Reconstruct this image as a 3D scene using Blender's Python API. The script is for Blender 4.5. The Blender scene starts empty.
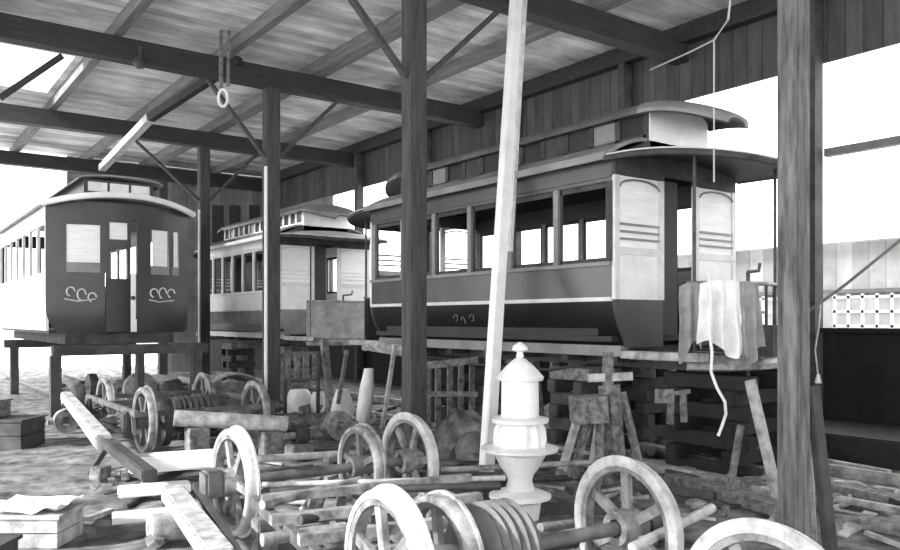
import bpy, bmesh, math, random
from mathutils import Vector, Matrix, noise
R = random.Random(7)
S = bpy.context.scene
COL = S.collection
# ------------------------------------------------------------------ camera
F, HOR, H = 790.0, 320.0, 1.64
TH = math.atan(580 / 790.0)
sn, cs = math.sin(TH), math.cos(TH)
cam = bpy.data.cameras.new('camera'); co = bpy.data.objects.new('camera', cam); COL.objects.link(co)
co.location = (0, 0, H); co.rotation_euler = (math.pi / 2, 0, -TH)
cam.sensor_width = 36; cam.lens = 36 * F / 900; cam.shift_y = (HOR - 275) / 900
cam.clip_start = .05; cam.clip_end = 500
S.camera = co

def G(x, y, h=0.0):            # surveyed place on a level h
    z = F * (H - h) / (y - HOR); l = (x - 450) / F * z
    return Vector((z * sn + l * cs, z * cs - l * sn, h))
def D(x, y, z):                # surveyed place at a depth z
    l = (x - 450) / F * z
    return Vector((z * sn + l * cs, z * cs - l * sn, H + (HOR - y) / F * z))
def PY(x, y, Y):               # surveyed place on a cross wall Y
    z = F * Y / (sn * (1525.6 - x)); return D(x, y, z)
def PX(x, y, X):
    z = F * X / (cs * (x + 130)); return D(x, y, z)

# ------------------------------------------------------------------ materials
def mat(name, v, rough=.7, var=.25, scale=3.0, metal=0.0, stretch=(1, 1, 1), bump=.15, board=None, spec=.4, detail=6):
    m = bpy.data.materials.new(name); m.use_nodes = True
    nt = m.node_tree; N = nt.nodes; L = nt.links
    b = N['Principled BSDF']
    b.inputs['Roughness'].default_value = rough; b.inputs['Metallic'].default_value = metal
    b.inputs['Specular IOR Level'].default_value = spec
    tc = N.new('ShaderNodeTexCoord'); mp = N.new('ShaderNodeMapping'); mp.inputs['Scale'].default_value = stretch
    L.new(tc.outputs['Object'], mp.inputs['Vector'])
    no = N.new('ShaderNodeTexNoise'); no.inputs['Scale'].default_value = scale; no.inputs['Detail'].default_value = detail
    no.inputs['Roughness'].default_value = .62
    L.new(mp.outputs['Vector'], no.inputs['Vector'])
    cr = N.new('ShaderNodeValToRGB')
    lo = max(0, v * (1 - var)); hi = min(1, v * (1 + var))
    cr.color_ramp.elements[0].position = .32; cr.color_ramp.elements[0].color = (lo, lo, lo, 1)
    cr.color_ramp.elements[1].position = .68; cr.color_ramp.elements[1].color = (hi, hi, hi, 1)
    L.new(no.outputs['Fac'], cr.inputs['Fac'])
    out = cr.outputs['Color']; hgt = no.outputs['Fac']
    if board:                  # (axis, width, groove darkness)
        ax, wd, dk = board
        sp = N.new('ShaderNodeSeparateXYZ'); L.new(tc.outputs['Object'], sp.inputs[0])
        dv = N.new('ShaderNodeMath'); dv.operation = 'DIVIDE'; dv.inputs[1].default_value = wd; L.new(sp.outputs[ax], dv.inputs[0])
        fr = N.new('ShaderNodeMath'); fr.operation = 'FRACT'; L.new(dv.outputs[0], fr.inputs[0])
        fl = N.new('ShaderNodeMath'); fl.operation = 'FLOOR'; L.new(dv.outputs[0], fl.inputs[0])
        gt = N.new('ShaderNodeMath'); gt.operation = 'LESS_THAN'; gt.inputs[1].default_value = .07; L.new(fr.outputs[0], gt.inputs[0])
        wn = N.new('ShaderNodeTexWhiteNoise'); wn.noise_dimensions = '1D'; L.new(fl.outputs[0], wn.inputs['W'])
        mr = N.new('ShaderNodeMapRange'); mr.inputs['To Min'].default_value = .72; mr.inputs['To Max'].default_value = 1.15
        L.new(wn.outputs['Value'], mr.inputs['Value'])
        m1 = N.new('ShaderNodeMath'); m1.operation = 'MULTIPLY_ADD'; m1.inputs[1].default_value = -dk; m1.inputs[2].default_value = 1
        L.new(gt.outputs[0], m1.inputs[0])
        m2 = N.new('ShaderNodeMath'); m2.operation = 'MULTIPLY'; L.new(m1.outputs[0], m2.inputs[0]); L.new(mr.outputs[0], m2.inputs[1])
        vm = N.new('ShaderNodeVectorMath'); vm.operation = 'SCALE'; L.new(out, vm.inputs[0]); L.new(m2.outputs[0], vm.inputs['Scale'])
        out = vm.outputs[0]
    L.new(out, b.inputs['Base Color'])
    if bump:
        bp = N.new('ShaderNodeBump'); bp.inputs['Strength'].default_value = bump; bp.inputs['Distance'].default_value = .03
        L.new(hgt, bp.inputs['Height']); L.new(bp.outputs[0], b.inputs['Normal'])
    return m
M = dict(
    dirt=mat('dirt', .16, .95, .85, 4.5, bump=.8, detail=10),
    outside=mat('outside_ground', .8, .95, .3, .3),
    roof=mat('roof_boards', .88, .85, .5, 1.3, stretch=(.8, 1.6, 1), board=('Y', .24, .3)),
    header=mat('header_boards', .08, .8, .3, 2, stretch=(1, 3, .5), board=('Y', .25, .6)),
    backwall=mat('back_boards', .30, .85, .3, 1.5, board=('X', .22, .4)),
    darkwall=mat('tarred_boards', .009, .8, .4, 1.5, board=('Y', .3, .4)),
    post=mat('post_timber', .06, .7, .45, 3, stretch=(6, 6, .6), bump=.25),
    beam=mat('beam_timber', .038, .75, .35, 3, stretch=(.6, 5, 5), bump=.2),
    joist=mat('joist_timber', .17, .8, .35, 3, stretch=(5, .6, 5)),
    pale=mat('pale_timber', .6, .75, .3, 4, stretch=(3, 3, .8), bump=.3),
    white=mat('lit_white', .88, .5, .12, 3, bump=.05),
    wood=mat('grey_timber', .17, .8, .65, 7, stretch=(2, 2, 2), bump=.35),
    wooddk=mat('dark_timber', .06, .8, .45, 5, bump=.3),
    woodlt=mat('light_timber', .38, .75, .55, 7, bump=.3),
    iron=mat('rusty_iron', .05, .55, .5, 9, bump=.3, spec=.5),
    ironlt=mat('worn_iron', .26, .5, .7, 8, bump=.25, spec=.5),
    steel=mat('polished_tread', .46, .4, .4, 9, bump=.08, spec=.6),
    paint=mat('car_body_paint', .065, .28, .3, 1.2, bump=.03, spec=.6),
    paintdk=mat('car_dark_paint', .011, .35, .4, 2, bump=.05),
    trim=mat('car_trim', .65, .4, .15, 4, bump=.03),
    frame=mat('car_frame_paint', .22, .4, .25, 3, bump=.05),
    canvas=mat('roof_canvas', .24, .75, .35, 2, bump=.1),
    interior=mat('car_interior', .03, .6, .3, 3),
    cream=mat('cream_paint', .78, .45, .12, 2.5, bump=.03),
    blind=mat('window_blind', .88, .8, .08, 3, stretch=(1, 1, 8), bump=.05),  # bulkhead blinds; also sky brightness put into the left car's windows
    cloth=mat('cloth', .78, .9, .15, 5, bump=.3),
    clothgr=mat('grey_cloth', .3, .9, .3, 5, bump=.3),
    enamel=mat('pale_enamel', .8, .4, .12, 5, bump=.06),
    spoke=mat('wheel_iron', .13, .5, .45, 6, bump=.25, spec=.5),
    frameir=mat('frame_iron', .10, .55, .6, 6, bump=.3, spec=.5),
    paint2=mat('olive_car_paint', .05, .4, .3, 1.2, bump=.03, spec=.5),
    roofpt=mat('roof_paint', .10, .7, .4, 2, bump=.1),
    tar=mat('tarred_timber', .015, .7, .4, 5, bump=.3),
    wheelgr=mat('wheel_casting', .22, .5, .7, 9, bump=.25, spec=.5),
    rope=mat('rope', .5, .9, .2, 20),
    outwall=mat('outer_building_wall', .6, .8, .3, 1, board=('Y', .35, .25)),
    outwin=mat('outer_window', .55, .3, .2, 2),
)
gl = bpy.data.materials.new('glass'); gl.use_nodes = True
gb = gl.node_tree.nodes['Principled BSDF']; gb.inputs['Transmission Weight'].default_value = 1; gb.inputs['Roughness'].default_value = .02
gb.inputs['IOR'].default_value = 1.2; gb.inputs['Base Color'].default_value = (.9, .9, .9, 1)
M['glass'] = gl

# ------------------------------------------------------------------ mesh builder
class MB:
    def __init__(s): s.b = bmesh.new()
    def box(s, x0, x1, y0, y1, z0, z1, rot=None, bev=0):
        c = Vector(((x0 + x1) / 2, (y0 + y1) / 2, (z0 + z1) / 2))
        m = Matrix.Translation(c)
        if rot is not None: m = m @ rot.to_4x4()
        m = m @ Matrix.Diagonal((x1 - x0, y1 - y0, z1 - z0, 1))
        r = bmesh.ops.create_cube(s.b, size=1, matrix=m)
        if bev:
            es = list({e for v in r['verts'] for e in v.link_edges})
            bmesh.ops.bevel(s.b, geom=es, offset=bev, segments=2, affect='EDGES')
        return s
    def bar(s, a, b, w, h, up=(0, 0, 1), bev=0):
        a = Vector(a); b = Vector(b); d = b - a; L = d.length; d.normalize()
        up = Vector(up)
        if abs(d.dot(up)) > .98: up = Vector((0, 1, 0))
        sx = d.cross(up).normalized(); uz = sx.cross(d).normalized()
        rot = Matrix((sx, d, uz)).transposed(); c = (a + b) / 2
        m = Matrix.Translation(c) @ rot.to_4x4() @ Matrix.Diagonal((w, L, h, 1))
        r = bmesh.ops.create_cube(s.b, size=1, matrix=m)
        if bev:
            es = list({e for v in r['verts'] for e in v.link_edges})
            bmesh.ops.bevel(s.b, geom=es, offset=bev, segments=2, affect='EDGES')
        return s
    def cyl(s, a, b, r0, r1=None, n=20):
        r1 = r0 if r1 is None else r1
        a = Vector(a); b = Vector(b); d = b - a
        q = Vector((0, 0, 1)).rotation_difference(d.normalized())
        m = Matrix.Translation((a + b) / 2) @ q.to_matrix().to_4x4()
        bmesh.ops.create_cone(s.b, cap_ends=True, segments=n, radius1=r0, radius2=r1, depth=d.length, matrix=m)
        return s
    def tube(s, pts, r, n=8, closed=False):
        pts = [Vector(p) for p in pts]; rings = []; K = len(pts)
        for i, p in enumerate(pts):
            a = pts[(i - 1) % K] if (closed or i > 0) else p
            b = pts[(i + 1) % K] if (closed or i < K - 1) else p
            t = (b - a).normalized()
            u = t.orthogonal().normalized() if i == 0 else (u - t * u.dot(t)).normalized()
            w = t.cross(u)
            rings.append([s.b.verts.new(p + (u * math.cos(k * 2 * math.pi / n) + w * math.sin(k * 2 * math.pi / n)) * r) for k in range(n)])
        for i in range(K if closed else K - 1):
            A = rings[i]; B = rings[(i + 1) % K]
            for k in range(n): s.b.faces.new((A[k], A[(k + 1) % n], B[(k + 1) % n], B[k]))
        if not closed:
            s.b.faces.new(rings[0][::-1]); s.b.faces.new(rings[-1])
        return s
    def lathe(s, prof, o, axis='Z', n=32):
        o = Vector(o); rings = []
        for r, h in prof:
            ring = []
            for k in range(n):
                t = k * 2 * math.pi / n; x, y = r * math.cos(t), r * math.sin(t)
                p = {'Z': (x, y, h), 'X': (h, x, y), 'Y': (x, h, y)}[axis]
                ring.append(s.b.verts.new(o + Vector(p)))
            rings.append(ring)
        for i in range(len(prof) - 1):
            for k in range(n): s.b.faces.new((rings[i][k], rings[i][(k + 1) % n], rings[i + 1][(k + 1) % n], rings[i + 1][k]))
        if prof[0] != prof[-1]:
            s.b.faces.new(rings[0][::-1]); s.b.faces.new(rings[-1])
        return s
    def prism(s, poly, a, b, axis='Y'):     # polygon in the plane across the axis
        def P(p, t):
            return {'Y': (p[0], t, p[1]), 'X': (t, p[0], p[1]), 'Z': (p[0], p[1], t)}[axis]
        A = [s.b.verts.new(P(p, a)) for p in poly]; B = [s.b.verts.new(P(p, b)) for p in poly]
        n = len(poly); s.b.faces.new(A[::-1]); s.b.faces.new(B)
        for i in range(n): s.b.faces.new((A[i], A[(i + 1) % n], B[(i + 1) % n], B[i]))
        return s
    def sheet(s, f, nu, nv, off):           # f(u,v)->point ; off = thickness vector
        off = Vector(off); T = [[s.b.verts.new(Vector(f(i / nu, j / nv))) for j in range(nv + 1)] for i in range(nu + 1)]
        B = [[s.b.verts.new(v.co + off) for v in row] for row in T]
        for i in range(nu):
            for j in range(nv):
                s.b.faces.new((T[i][j], T[i + 1][j], T[i + 1][j + 1], T[i][j + 1]))
                s.b.faces.new((B[i][j], B[i][j + 1], B[i + 1][j + 1], B[i + 1][j]))
        for i in range(nu):
            s.b.faces.new((T[i][0], B[i][0], B[i + 1][0], T[i + 1][0])); s.b.faces.new((T[i][nv], T[i + 1][nv], B[i + 1][nv], B[i][nv]))
        for j in range(nv):
            s.b.faces.new((T[0][j], T[0][j + 1], B[0][j + 1], B[0][j])); s.b.faces.new((T[nu][j], B[nu][j], B[nu][j + 1], T[nu][j + 1]))
        return s
    def build(s, name, m, parent=None, smooth=False):
        bmesh.ops.recalc_face_normals(s.b, faces=s.b.faces[:])
        me = bpy.data.meshes.new(name); 
        vs = [v.co for v in s.b.verts]
        if parent is None:
            o0 = Vector(((min(v.x for v in vs) + max(v.x for v in vs)) / 2, (min(v.y for v in vs) + max(v.y for v in vs)) / 2, min(v.z for v in vs)))
        else:
            p = parent; o0 = Vector((0, 0, 0))
            while p is not None: o0 += p.location; p = p.parent
        for v in s.b.verts: v.co -= o0
        if smooth:
            for f in s.b.faces: f.smooth = True
        s.b.to_mesh(me); s.b.free()
        if smooth:
            try: me.set_sharp_from_angle(angle=math.radians(38))
            except Exception: pass
        me.materials.append(M[m] if isinstance(m, str) else m)
        o = bpy.data.objects.new(name, me); COL.objects.link(o)
        if parent is None: o.location = o0
        else: o.parent = parent
        return o
def tag(o, label, cat, group=None, kind=None):
    o['label'] = label; o['category'] = cat
    if group: o['group'] = group
    if kind: o['kind'] = kind
    return o
def empty(name, loc, label, cat, group=None):
    o = bpy.data.objects.new(name, None); COL.objects.link(o); o.location = loc; o.empty_display_size = .2
    return tag(o, label, cat, group)
def struct(o): o['kind'] = 'structure'; return o
def copy_tree(o, parent=None, keep=True):
    c = o.copy(); COL.objects.link(c)
    if parent is not None: c.parent = parent
    for ch in list(o.children): copy_tree(ch, c)
    return c

# ------------------------------------------------------------------ the setting
b = MB()
def gnd(u, v):
    x = -8 + 20.5 * u; y = -9 + 39 * v
    h = .05 * noise.noise(Vector((x * .8, y * .8, 0))) + .035 * noise.noise(Vector((x * 2.6, y * 2.6, 3)))
    return (x, y, h * min(1, max(0, (10.5 - x))) - .02)
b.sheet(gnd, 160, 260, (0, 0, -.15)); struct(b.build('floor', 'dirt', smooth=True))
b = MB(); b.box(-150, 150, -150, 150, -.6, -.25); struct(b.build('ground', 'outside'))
XW, XL = 10.75, -7.0
YB, YN = 25.0, -9.0
def roof_z(x): return 6.42
b = MB(); b.prism([(3.0, 6.42), (6.6, 6.42), (XW + .6, roof_z(XW + .6)), (XW + .6, roof_z(XW + .6) + .06), (6.6, 6.48), (3.0, 6.48)], YN, YB + .3)
b.box(XL - .5, 1.4, YN, YB + .3, 6.42, 6.48); b.box(1.4, 3.0, YN, 15.6, 6.42, 6.48); b.box(1.4, 3.0, 18.4, YB + .3, 6.42, 6.48)  # gap left here is an added hatch that brightens the left ceiling
bmesh.ops.recalc_face_normals(b.b, faces=b.b.faces[:])
ce = struct(b.build('ceiling', 'roof'))
# right wall : dark boarding below, board header above, open between
b = MB(); b.box(XW, XW + .06, YN, YB, -.1, 1.51); struct(b.build('wall_right_lower', 'darkwall'))
b = MB(); b.box(XW, XW + .06, YN, YB, 5.24, 6.42); struct(b.build('wall_right_upper', 'header'))
b = MB(); b.box(XW, XW + .06, YN, 1.6, 1.51, 5.24); struct(b.build('wall_right_near', 'darkwall'))
b = MB(); b.box(XW, XW + .06, 20.4, YB, 1.51, 5.24); struct(b.build('wall_right_far', 'backwall'))
b = MB(); b.box(XW - .12, XW + .1, 1.6, 20.4, 1.47, 1.53); struct(b.build('trim_1', 'darkwall'))
b = MB(); b.box(XW - .2, XW, YN, YB, 6.12, 6.41); struct(b.build('trim_2', 'beam'))
b = MB(); b.box(XW - .02, XW + .1, 3.0, 5.8, 3.92, 4.03); struct(b.build('trim_3', 'frame'))
# back wall with a wide open doorway in front of the left track
b = MB()
b.box(7.3, XW, YB, YB + .08, -.1, 6.4); b.box(XL, -1, YB, YB + .08, -.1, 6.4); b.box(4.6, 7.3, YB, YB + .08, 5.35, 6.4)
struct(b.build('wall_back', 'backwall'))
for i, (xa, xb) in enumerate(((212, 223), (229, 240), (249, 259))):
    p = PY(xa, 205, YB); q = PY(xb, 243, YB)
    b = MB(); b.box(p.x, q.x, YB - .06, YB, q.z, p.z); b.box(p.x, q.x, YB - .09, YB - .06, (p.z + q.z) / 2 - .03, (p.z + q.z) / 2 + .03)
    o = b.build('window_%d' % (i + 1), 'wooddk'); struct(o)

# building beyond the right wall
ob = empty('outbuilding', (17, 4, 0), 'pale board building with small paned windows outside the right opening', 'building')
b = MB(); b.box(17, 21, -12, 30, -.3, 3.3); b.build('wall', 'outwall', ob)
b = MB(); b.prism([(16.6, 3.3), (21.4, 3.3), (19, 3.7)], -12.4, 30.4); b.build('roof', 'cream', ob)
b = MB(); b.box(16.9, 17, -12, 30, 2.22, 2.3); b.build('trim_board', 'frame', ob)
for k in range(11):
    y = -3 + k * 2.6
    b = MB(); b.box(16.93, 17, y, y + 1.5, 1.2, 2.15); w = b.build('window', 'outwin', ob)
    b = MB()
    for t in range(6): b.box(16.9, 16.94, y + t * .3 - .03, y + t * .3 + .03, 1.15, 2.2)
    for t in range(4): b.box(16.9, 16.94, y - .05, y + 1.55, 1.2 + t * .31 - .03, 1.2 + t * .31 + .03)
    b.build('window_bars', 'white', w)

# ------------------------------------------------------------------ posts, beams, braces, joists
YR = [2.9, 8.19, 13.5, 19.05, 24.3]
def timber_post(x, y, w, top, label, brl=None, brr=None, m='post', wy=None):
    wy = wy or w
    e = empty('wooden_post', (x, y, 0), label, 'post')
    b = MB(); b.box(x - w / 2, x + w / 2, y - wy / 2, y + wy / 2, -.05, top - .002, bev=.012); b.build('shaft', m, e)
    for br in (brl, brr):
        if br:
            b = MB(); sg, drop, run = br
            if sg < 0: b.bar((x - w / 2, y, top - drop), (x - w / 2 - run, y, top - .03), .055, .09, (0, 1, 0))
            else: b.bar((x + w / 2, y, top - drop), (x + w / 2 + run, y, top - .03), .055, .09, (0, 1, 0))
            b.build('knee_brace', 'post', e)
    return e
BU = 5.84
pA = timber_post(4.98, 2.9, .155, BU, 'tall scarred timber post nearest the camera at the right', m=mat('scarred_post', .13, .7, .7, 3, stretch=(6, 6, .8), bump=.3))
pB = timber_post(5.46, 8.19, .235, BU, 'dark timber post in front of the big streetcar side', (-1, 1.2, 1.15), (1, 1.2, 1.25))
pC = timber_post(5.88, 13.5, .25, BU, 'dark timber post in front of the pale middle streetcar', (-1, 1.25, 1.05), (1, 1.25, 1.2))
pD = timber_post(6.55, 19.05, .24, BU, 'far timber post beside the streetcar facing the camera', (-1, 1.3, 1.5), (1, 1.3, 1.2))
for P_, x_, y_, z0_, z1_ in ((pC, 5.88, 13.5, .3, 4.4), (pD, 6.55, 19.05, 1.1, 4.3)):  # added white strips, the posts' lit left faces put into their colour
    b = MB(); b.box(x_ - .165, x_ - .127, y_ - .125, y_ - .07, z0_, z1_); b.build('lit_face_strip', 'white', P_)
timber_post(7.1, 24.3, .24, BU, 'rearmost timber post beside the open back doorway')
for i, y in enumerate(YR):
    timber_post(-6.3, y, .24, BU, ('first', 'second', 'third', 'fourth', 'fifth')[i] + ' timber post from the front along the open left side')
names = ['roof beam nearest the camera above the right post', 'long roof beam over the big streetcar carried by its post',
         'long roof beam crossing the left ceiling, nearer and higher in view', 'long roof beam crossing the left ceiling, second and lower in view',
         'rear roof beam just before the back wall']
for y, lb in zip(YR, names):
    b = MB(); b.prism([(XL, BU), (XW - .02, BU), (XW - .02, 6.2), (XL, 6.2)], y - .13, y + .13)
    tag(b.build('roof_beam', 'beam'), 'dark timber ' + lb, 'beam')
jl = {6.75: 'fourth', 5.0: 'third', 3.2: 'second', 1.3: 'first'}
for x in (8.7, 6.75, 5.0, 3.2, 1.3, -.6, -2.4, -4.4):
    b = MB()
    w = .3 if x == 6.75 else .14
    b.box(x - w / 2, x + w / 2, YN, YB, 6.2, 6.415)
    lab = {8.7: 'roof joist nearest the right wall above the big streetcar', 6.75: 'thick roof joist rising from the post before the middle streetcar',
           5.0: 'roof joist left of the thick joist over the scrap floor', 3.2: 'roof joist above the streetcar facing the camera',
           1.3: 'roof joist at the far left above the bright doorway', -.6: 'first roof joist beyond the left edge of view',
           -2.4: 'second roof joist beyond the left edge of view', -4.4: 'third roof joist beyond the left edge of view'}[x]
    tag(b.build('roof_joist', 'joist'), lab, 'joist')
# diagonal roof struts, one pale and two dark
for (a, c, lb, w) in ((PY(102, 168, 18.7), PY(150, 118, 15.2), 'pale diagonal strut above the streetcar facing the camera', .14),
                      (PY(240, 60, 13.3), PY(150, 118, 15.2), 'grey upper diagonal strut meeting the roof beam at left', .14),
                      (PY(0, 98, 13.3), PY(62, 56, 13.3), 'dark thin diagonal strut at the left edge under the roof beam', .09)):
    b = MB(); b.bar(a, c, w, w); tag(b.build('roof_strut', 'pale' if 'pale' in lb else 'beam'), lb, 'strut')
# wall posts in the right opening
for y, lb in ((5.91, 'behind the scarred near post'), (9.3, 'behind the front platform of the big streetcar'), (12.2, 'behind the middle of the big streetcar'),
              (15.4, 'just past the rear of the big streetcar'), (18.6, 'beside the pale middle streetcar'), (2.3, 'just right of the frame')):
    b = MB(); w = .21 if y == 5.91 else .14
    b.box(XW - .24, XW - .03, y - w / 2, y + w / 2, 0, 6.1)
    tag(b.build('wall_post', 'wooddk'), 'dark square wall post ' + lb, 'post', 'posts along the right wall')
# lean-to iron rod and cord on the right
b = MB(); b.tube([PX(806, 313, 10.49), PX(845, 285, 10.49), PX(872, 263, 10.49), PX(915, 228, 10.49)], .022)
tag(b.build('iron_rod', 'frame'), 'thin iron rod slanting across the right opening', 'rod')
b = MB(); b.tube([PX(821, 300, 10.5), PX(819, 325, 10.5), PX(815, 350, 10.5), PX(818, 374, 10.5)], .012)
cd = tag(b.build('hanging_cord', 'rope'), 'short cord with pale tassel hanging on the dark wall post', 'cord')
b = MB(); b.cyl(PX(818, 374, 10.5), PX(818, 383, 10.5), .02, .05, 10); b.build('tassel', 'cloth', cd)

# ------------------------------------------------------------------ streetcar
def streetcar(label, X0, Yf, L, W=2.2, body='paint', low='paintdk', post='frame', deck='canvas', nwin=6, blind='blind', pan='cream', clere='wooddk', cwhite='frame', bulk='trim', front_dash=True):
    cx = X0 + W / 2; X1 = X0 + W; Yr = Yf + L
    root = empty('streetcar', (cx, Yf + L / 2, 1.2), label, 'streetcar')
    zk, zr, zs, zt, ze = 1.336, 1.866, 2.28, 3.16, 3.46
    prof = [(.21, zk), (.16, 1.44), (.08, 1.58), (.025, 1.72), (0, zr)]
    for sd in (1, -1):
        def u(v): return X0 + v if sd > 0 else X1 - v
        th = .05
        b = MB(); b.prism([(u(a), z) for a, z in prof] + [(u(a + th), z) for a, z in prof[::-1]], Yf, Yr); b.build('lower_side_panel', low, root, True)
        b = MB(); b.box(min(u(0), u(th)), max(u(0), u(th)), Yf, Yr, zr, zs - .04); b.build('belt_panel', body, root)
        b = MB(); xs = sorted((u(-.03), u(.03))); b.box(*xs, Yf - .01, Yr + .01, zr - .02, zr + .025, bev=.008); b.build('rub_rail', 'trim', root)
        b = MB(); xs = sorted((u(-.04), u(.06))); b.box(*xs, Yf, Yr, zs - .045, zs); b.build('window_sill', post, root)
        b = MB(); xs = sorted((u(.14), u(.27))); b.box(*xs, Yf, Yr, zk - .1, zk + .02); b.build('sill_beam', 'frame', root)
        b = MB(); xs = sorted((u(0), u(.05))); b.box(*xs, Yf, Yr, zt, ze - .02)
        xs = sorted((u(-.02), u(.0))); b.box(*xs, Yf, Yr, zt + .04, zt + .07); b.build('letter_board', body, root)
        pit = (L - .1) / nwin
        for k in range(nwin + 1):
            y = Yf + .05 + k * pit; w = .05 if 0 < k < nwin else .06
            b = MB(); xs = sorted((u(-.005), u(.07))); b.box(*xs, y - w, y + w * .6, zs, zt); b.build('window_post', 'wooddk' if (k == 0 and body == 'paint') else post, root)
        for k in range(nwin):
            y = Yf + .05 + k * pit
            b = MB(); xs = sorted((u(.035), u(.055)))
            b.box(*xs, y + .04, y + pit - .05, zt - .06, zt)
            b.box(*xs, y + .04, y + .07, zs, zt); b.box(*xs, y + pit - .08, y + pit - .05, zs, zt)
            hh = .22 if (sd > 0 and k in (1, 3)) else .05
            b.box(*xs, y + .04, y + pit - .05, zs, zs + .05)
            b.build('window_sash', 'wooddk', root)
        # lower roof deck
        n = 6; top = []
        for i in range(n + 1):
            t = i / n; top.append((u(-.13 + t * .72), ze - .02 + .25 * math.sin(t * math.pi / 2)))
        b = MB(); b.prism(top + [(x, z - .04) for x, z in top[::-1]], Yf - .02, Yr + .02); b.build('lower_roof', deck, root, True)
        b = MB(); xs = sorted((u(-.15), u(-.11))); b.box(*xs, Yf - .02, Yr + .02, ze - .09, ze - .01); b.build('eave_moulding', post, root)
        # clerestory
        b = MB(); xs = sorted((u(.56), u(.60))); b.box(*xs, Yf, Yr, 3.66, 3.74); b.box(*xs, Yf, Yr, 3.97, 4.02)
        nc = nwin * 2
        for k in range(nc + 1):
            y = Yf + k * L / nc; b.box(*xs, y - .035, y + .035, 3.66, 4.02)
        cl = b.build('clerestory_side', clere, root)
        for k in range(nc):
            y = Yf + k * L / nc
            b = MB(); xs2 = sorted((u(.58), u(.59))); b.box(*xs2, y + .035, y + L / nc - .035, 3.74, 3.97); b.build('vent_light', ('paintdk', cwhite, 'interior', 'wooddk')[k % 4], cl)
    # upper roof
    arch = [(cx + (W / 2 - .46) * math.cos(a), 4.0 + .17 * math.sin(a)) for a in [math.pi * i / 12 for i in range(13)]]
    b = MB(); b.prism(arch + [(x, z - .035) for x, z in arch[::-1]], Yf - .05, Yr + .05); b.build('upper_roof', 'roofpt' if body == 'paint' else deck, root, True)
    b = MB(); b.box(X0 + .05, X1 - .05, Yf + .05, Yr - .05, 1.40, 1.46)
    b.build('car_floor', 'interior', root)
    b = MB(); b.box(X0 + .1, X0 + .5, Yf + .3, Yr - .3, 1.8, 1.88); b.box(X0 + .1, X0 + .5, Yf + .3, Yr - .3, 1.46, 1.8); b.build('bench', 'interior', root)
    b = MB(); b.box(X1 - .5, X1 - .1, Yf + .3, Yr - .3, 1.46, 1.88); b.build('bench', 'interior', root)
    hl = [(X0 + .05, ze - .06), (X0 + .6, 3.66), (X1 - .6, 3.66), (X1 - .05, ze - .06)]
    b = MB(); b.prism(hl + [(x, z + .02) for x, z in hl[::-1]], Yf + .03, Yr - .03); b.build('headlining', 'interior', root)
    # ends
    for dr, Ye in ((-1, Yf), (1, Yr)):
        ya, yb = sorted((Ye, Ye + dr * .05))
        lw = [(X0 + a, z) for a, z in prof]; 
        for pol in (lw + [(X0 + .80, zr), (X0 + .80, zk)], [(X1 - a, z) for a, z in prof] + [(X1 - .80, zr), (X1 - .80, zk)]):
            b = MB(); b.prism(pol, ya, yb); b.build('lower_end_panel', 'paint' if body == 'paint' else 'frame', root)
        b = MB()
        for xa, xb in ((X0, X0 + .07), (X0 + .73, X0 + .82), (X1 - .82, X1 - .73), (X1 - .07, X1)): b.box(xa, xb, ya, yb, zr, 3.22)
        for xa in (X0 + .07, X1 - .73): b.box(xa, xa + .66, ya, yb, 2.36, 2.44)
        bh = b.build('bulkhead', bulk, root)
        b = MB(); b.box(X0, X0 + .82, ya, yb, 3.22, 3.42); b.box(X1 - .82, X1, ya, yb, 3.22, 3.42); b.box(X0 + .82, X1 - .82, ya, yb, 3.28, 3.42)
        b.prism([(X0, 3.42), (X1, 3.42), (X1 - .57, 3.66), (X0 + .57, 3.66)], ya, yb); b.build('bulkhead_header', 'wooddk', root)
        for xa in (X0 + .07, X1 - .73):
            b = MB(); b.box(xa, xa + .66, ya + .015, yb - .015, zr, 2.36); b.build('bulkhead_panel', pan if dr < 0 else 'interior', bh)
            b = MB(); b.box(xa, xa + .66, ya + .02, yb - .02, 2.44, 3.22); b.build('window_blind' if dr < 0 else 'window_glass', blind if dr < 0 else 'glass', bh)
            b = MB()
            for zz in (2.52, 2.60, 2.68): b.box(xa, xa + .66, ya - .01, yb + .01, zz, zz + .022)
            b.build('window_guard', post, bh)
            b = MB(); b.tube([(xa, (ya + yb) / 2 + dr * .03, 3.1)] + [(xa + .33 - .33 * math.cos(t * math.pi / 8), (ya + yb) / 2 + dr * .03, 3.1 + .09 * math.sin(t * math.pi / 8)) for t in range(1, 8)] + [(xa + .66, (ya + yb) / 2 + dr * .03, 3.1)], .012, 6)
            b.build('arch_bead', post, bh)
        b = MB(); b.box(cx - .27, cx + .02, ya + .02 + dr * -.03, yb + dr * -.03, 1.46, 3.24); b.build('sliding_door', 'interior', root)
        # clerestory end
        b = MB(); e = [(cx + (W / 2 - .57) * math.cos(a), 3.98 + .14 * math.sin(a)) for a in [math.pi * i / 10 for i in range(11)]]
        b.prism([(X0 + .57, 3.52)] + [(X1 - .57, 3.52)] + e, ya, yb); b.build('clerestory_end', 'white', root)
        # hoods
        dp = 1.28
        def hood(a, c, dr=dr, Ye=Ye):
            t = c * .985; s_ = a * 2 - 1; hw = (W / 2 + .12) * (1 - t ** 2.6) ** (1 / 2.6)
            return (cx + s_ * hw, Ye + dr * (t * dp + .0), 3.43 + .13 * (1 - s_ * s_) * (1 - t * t) - .1 * t * t)
        b = MB(); b.sheet(hood, 20, 18, (0, 0, -.045)); ho = b.build('platform_hood', 'trim', root, True)  # highlight put into the pale top, dark sheet hung beneath
        b = MB(); b.sheet(lambda a, c: Vector(hood(a, c)) + Vector((0, 0, -.05)), 20, 18, (0, 0, -.02)); b.build('hood_dark_sheet', 'interior', ho, True)
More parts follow.
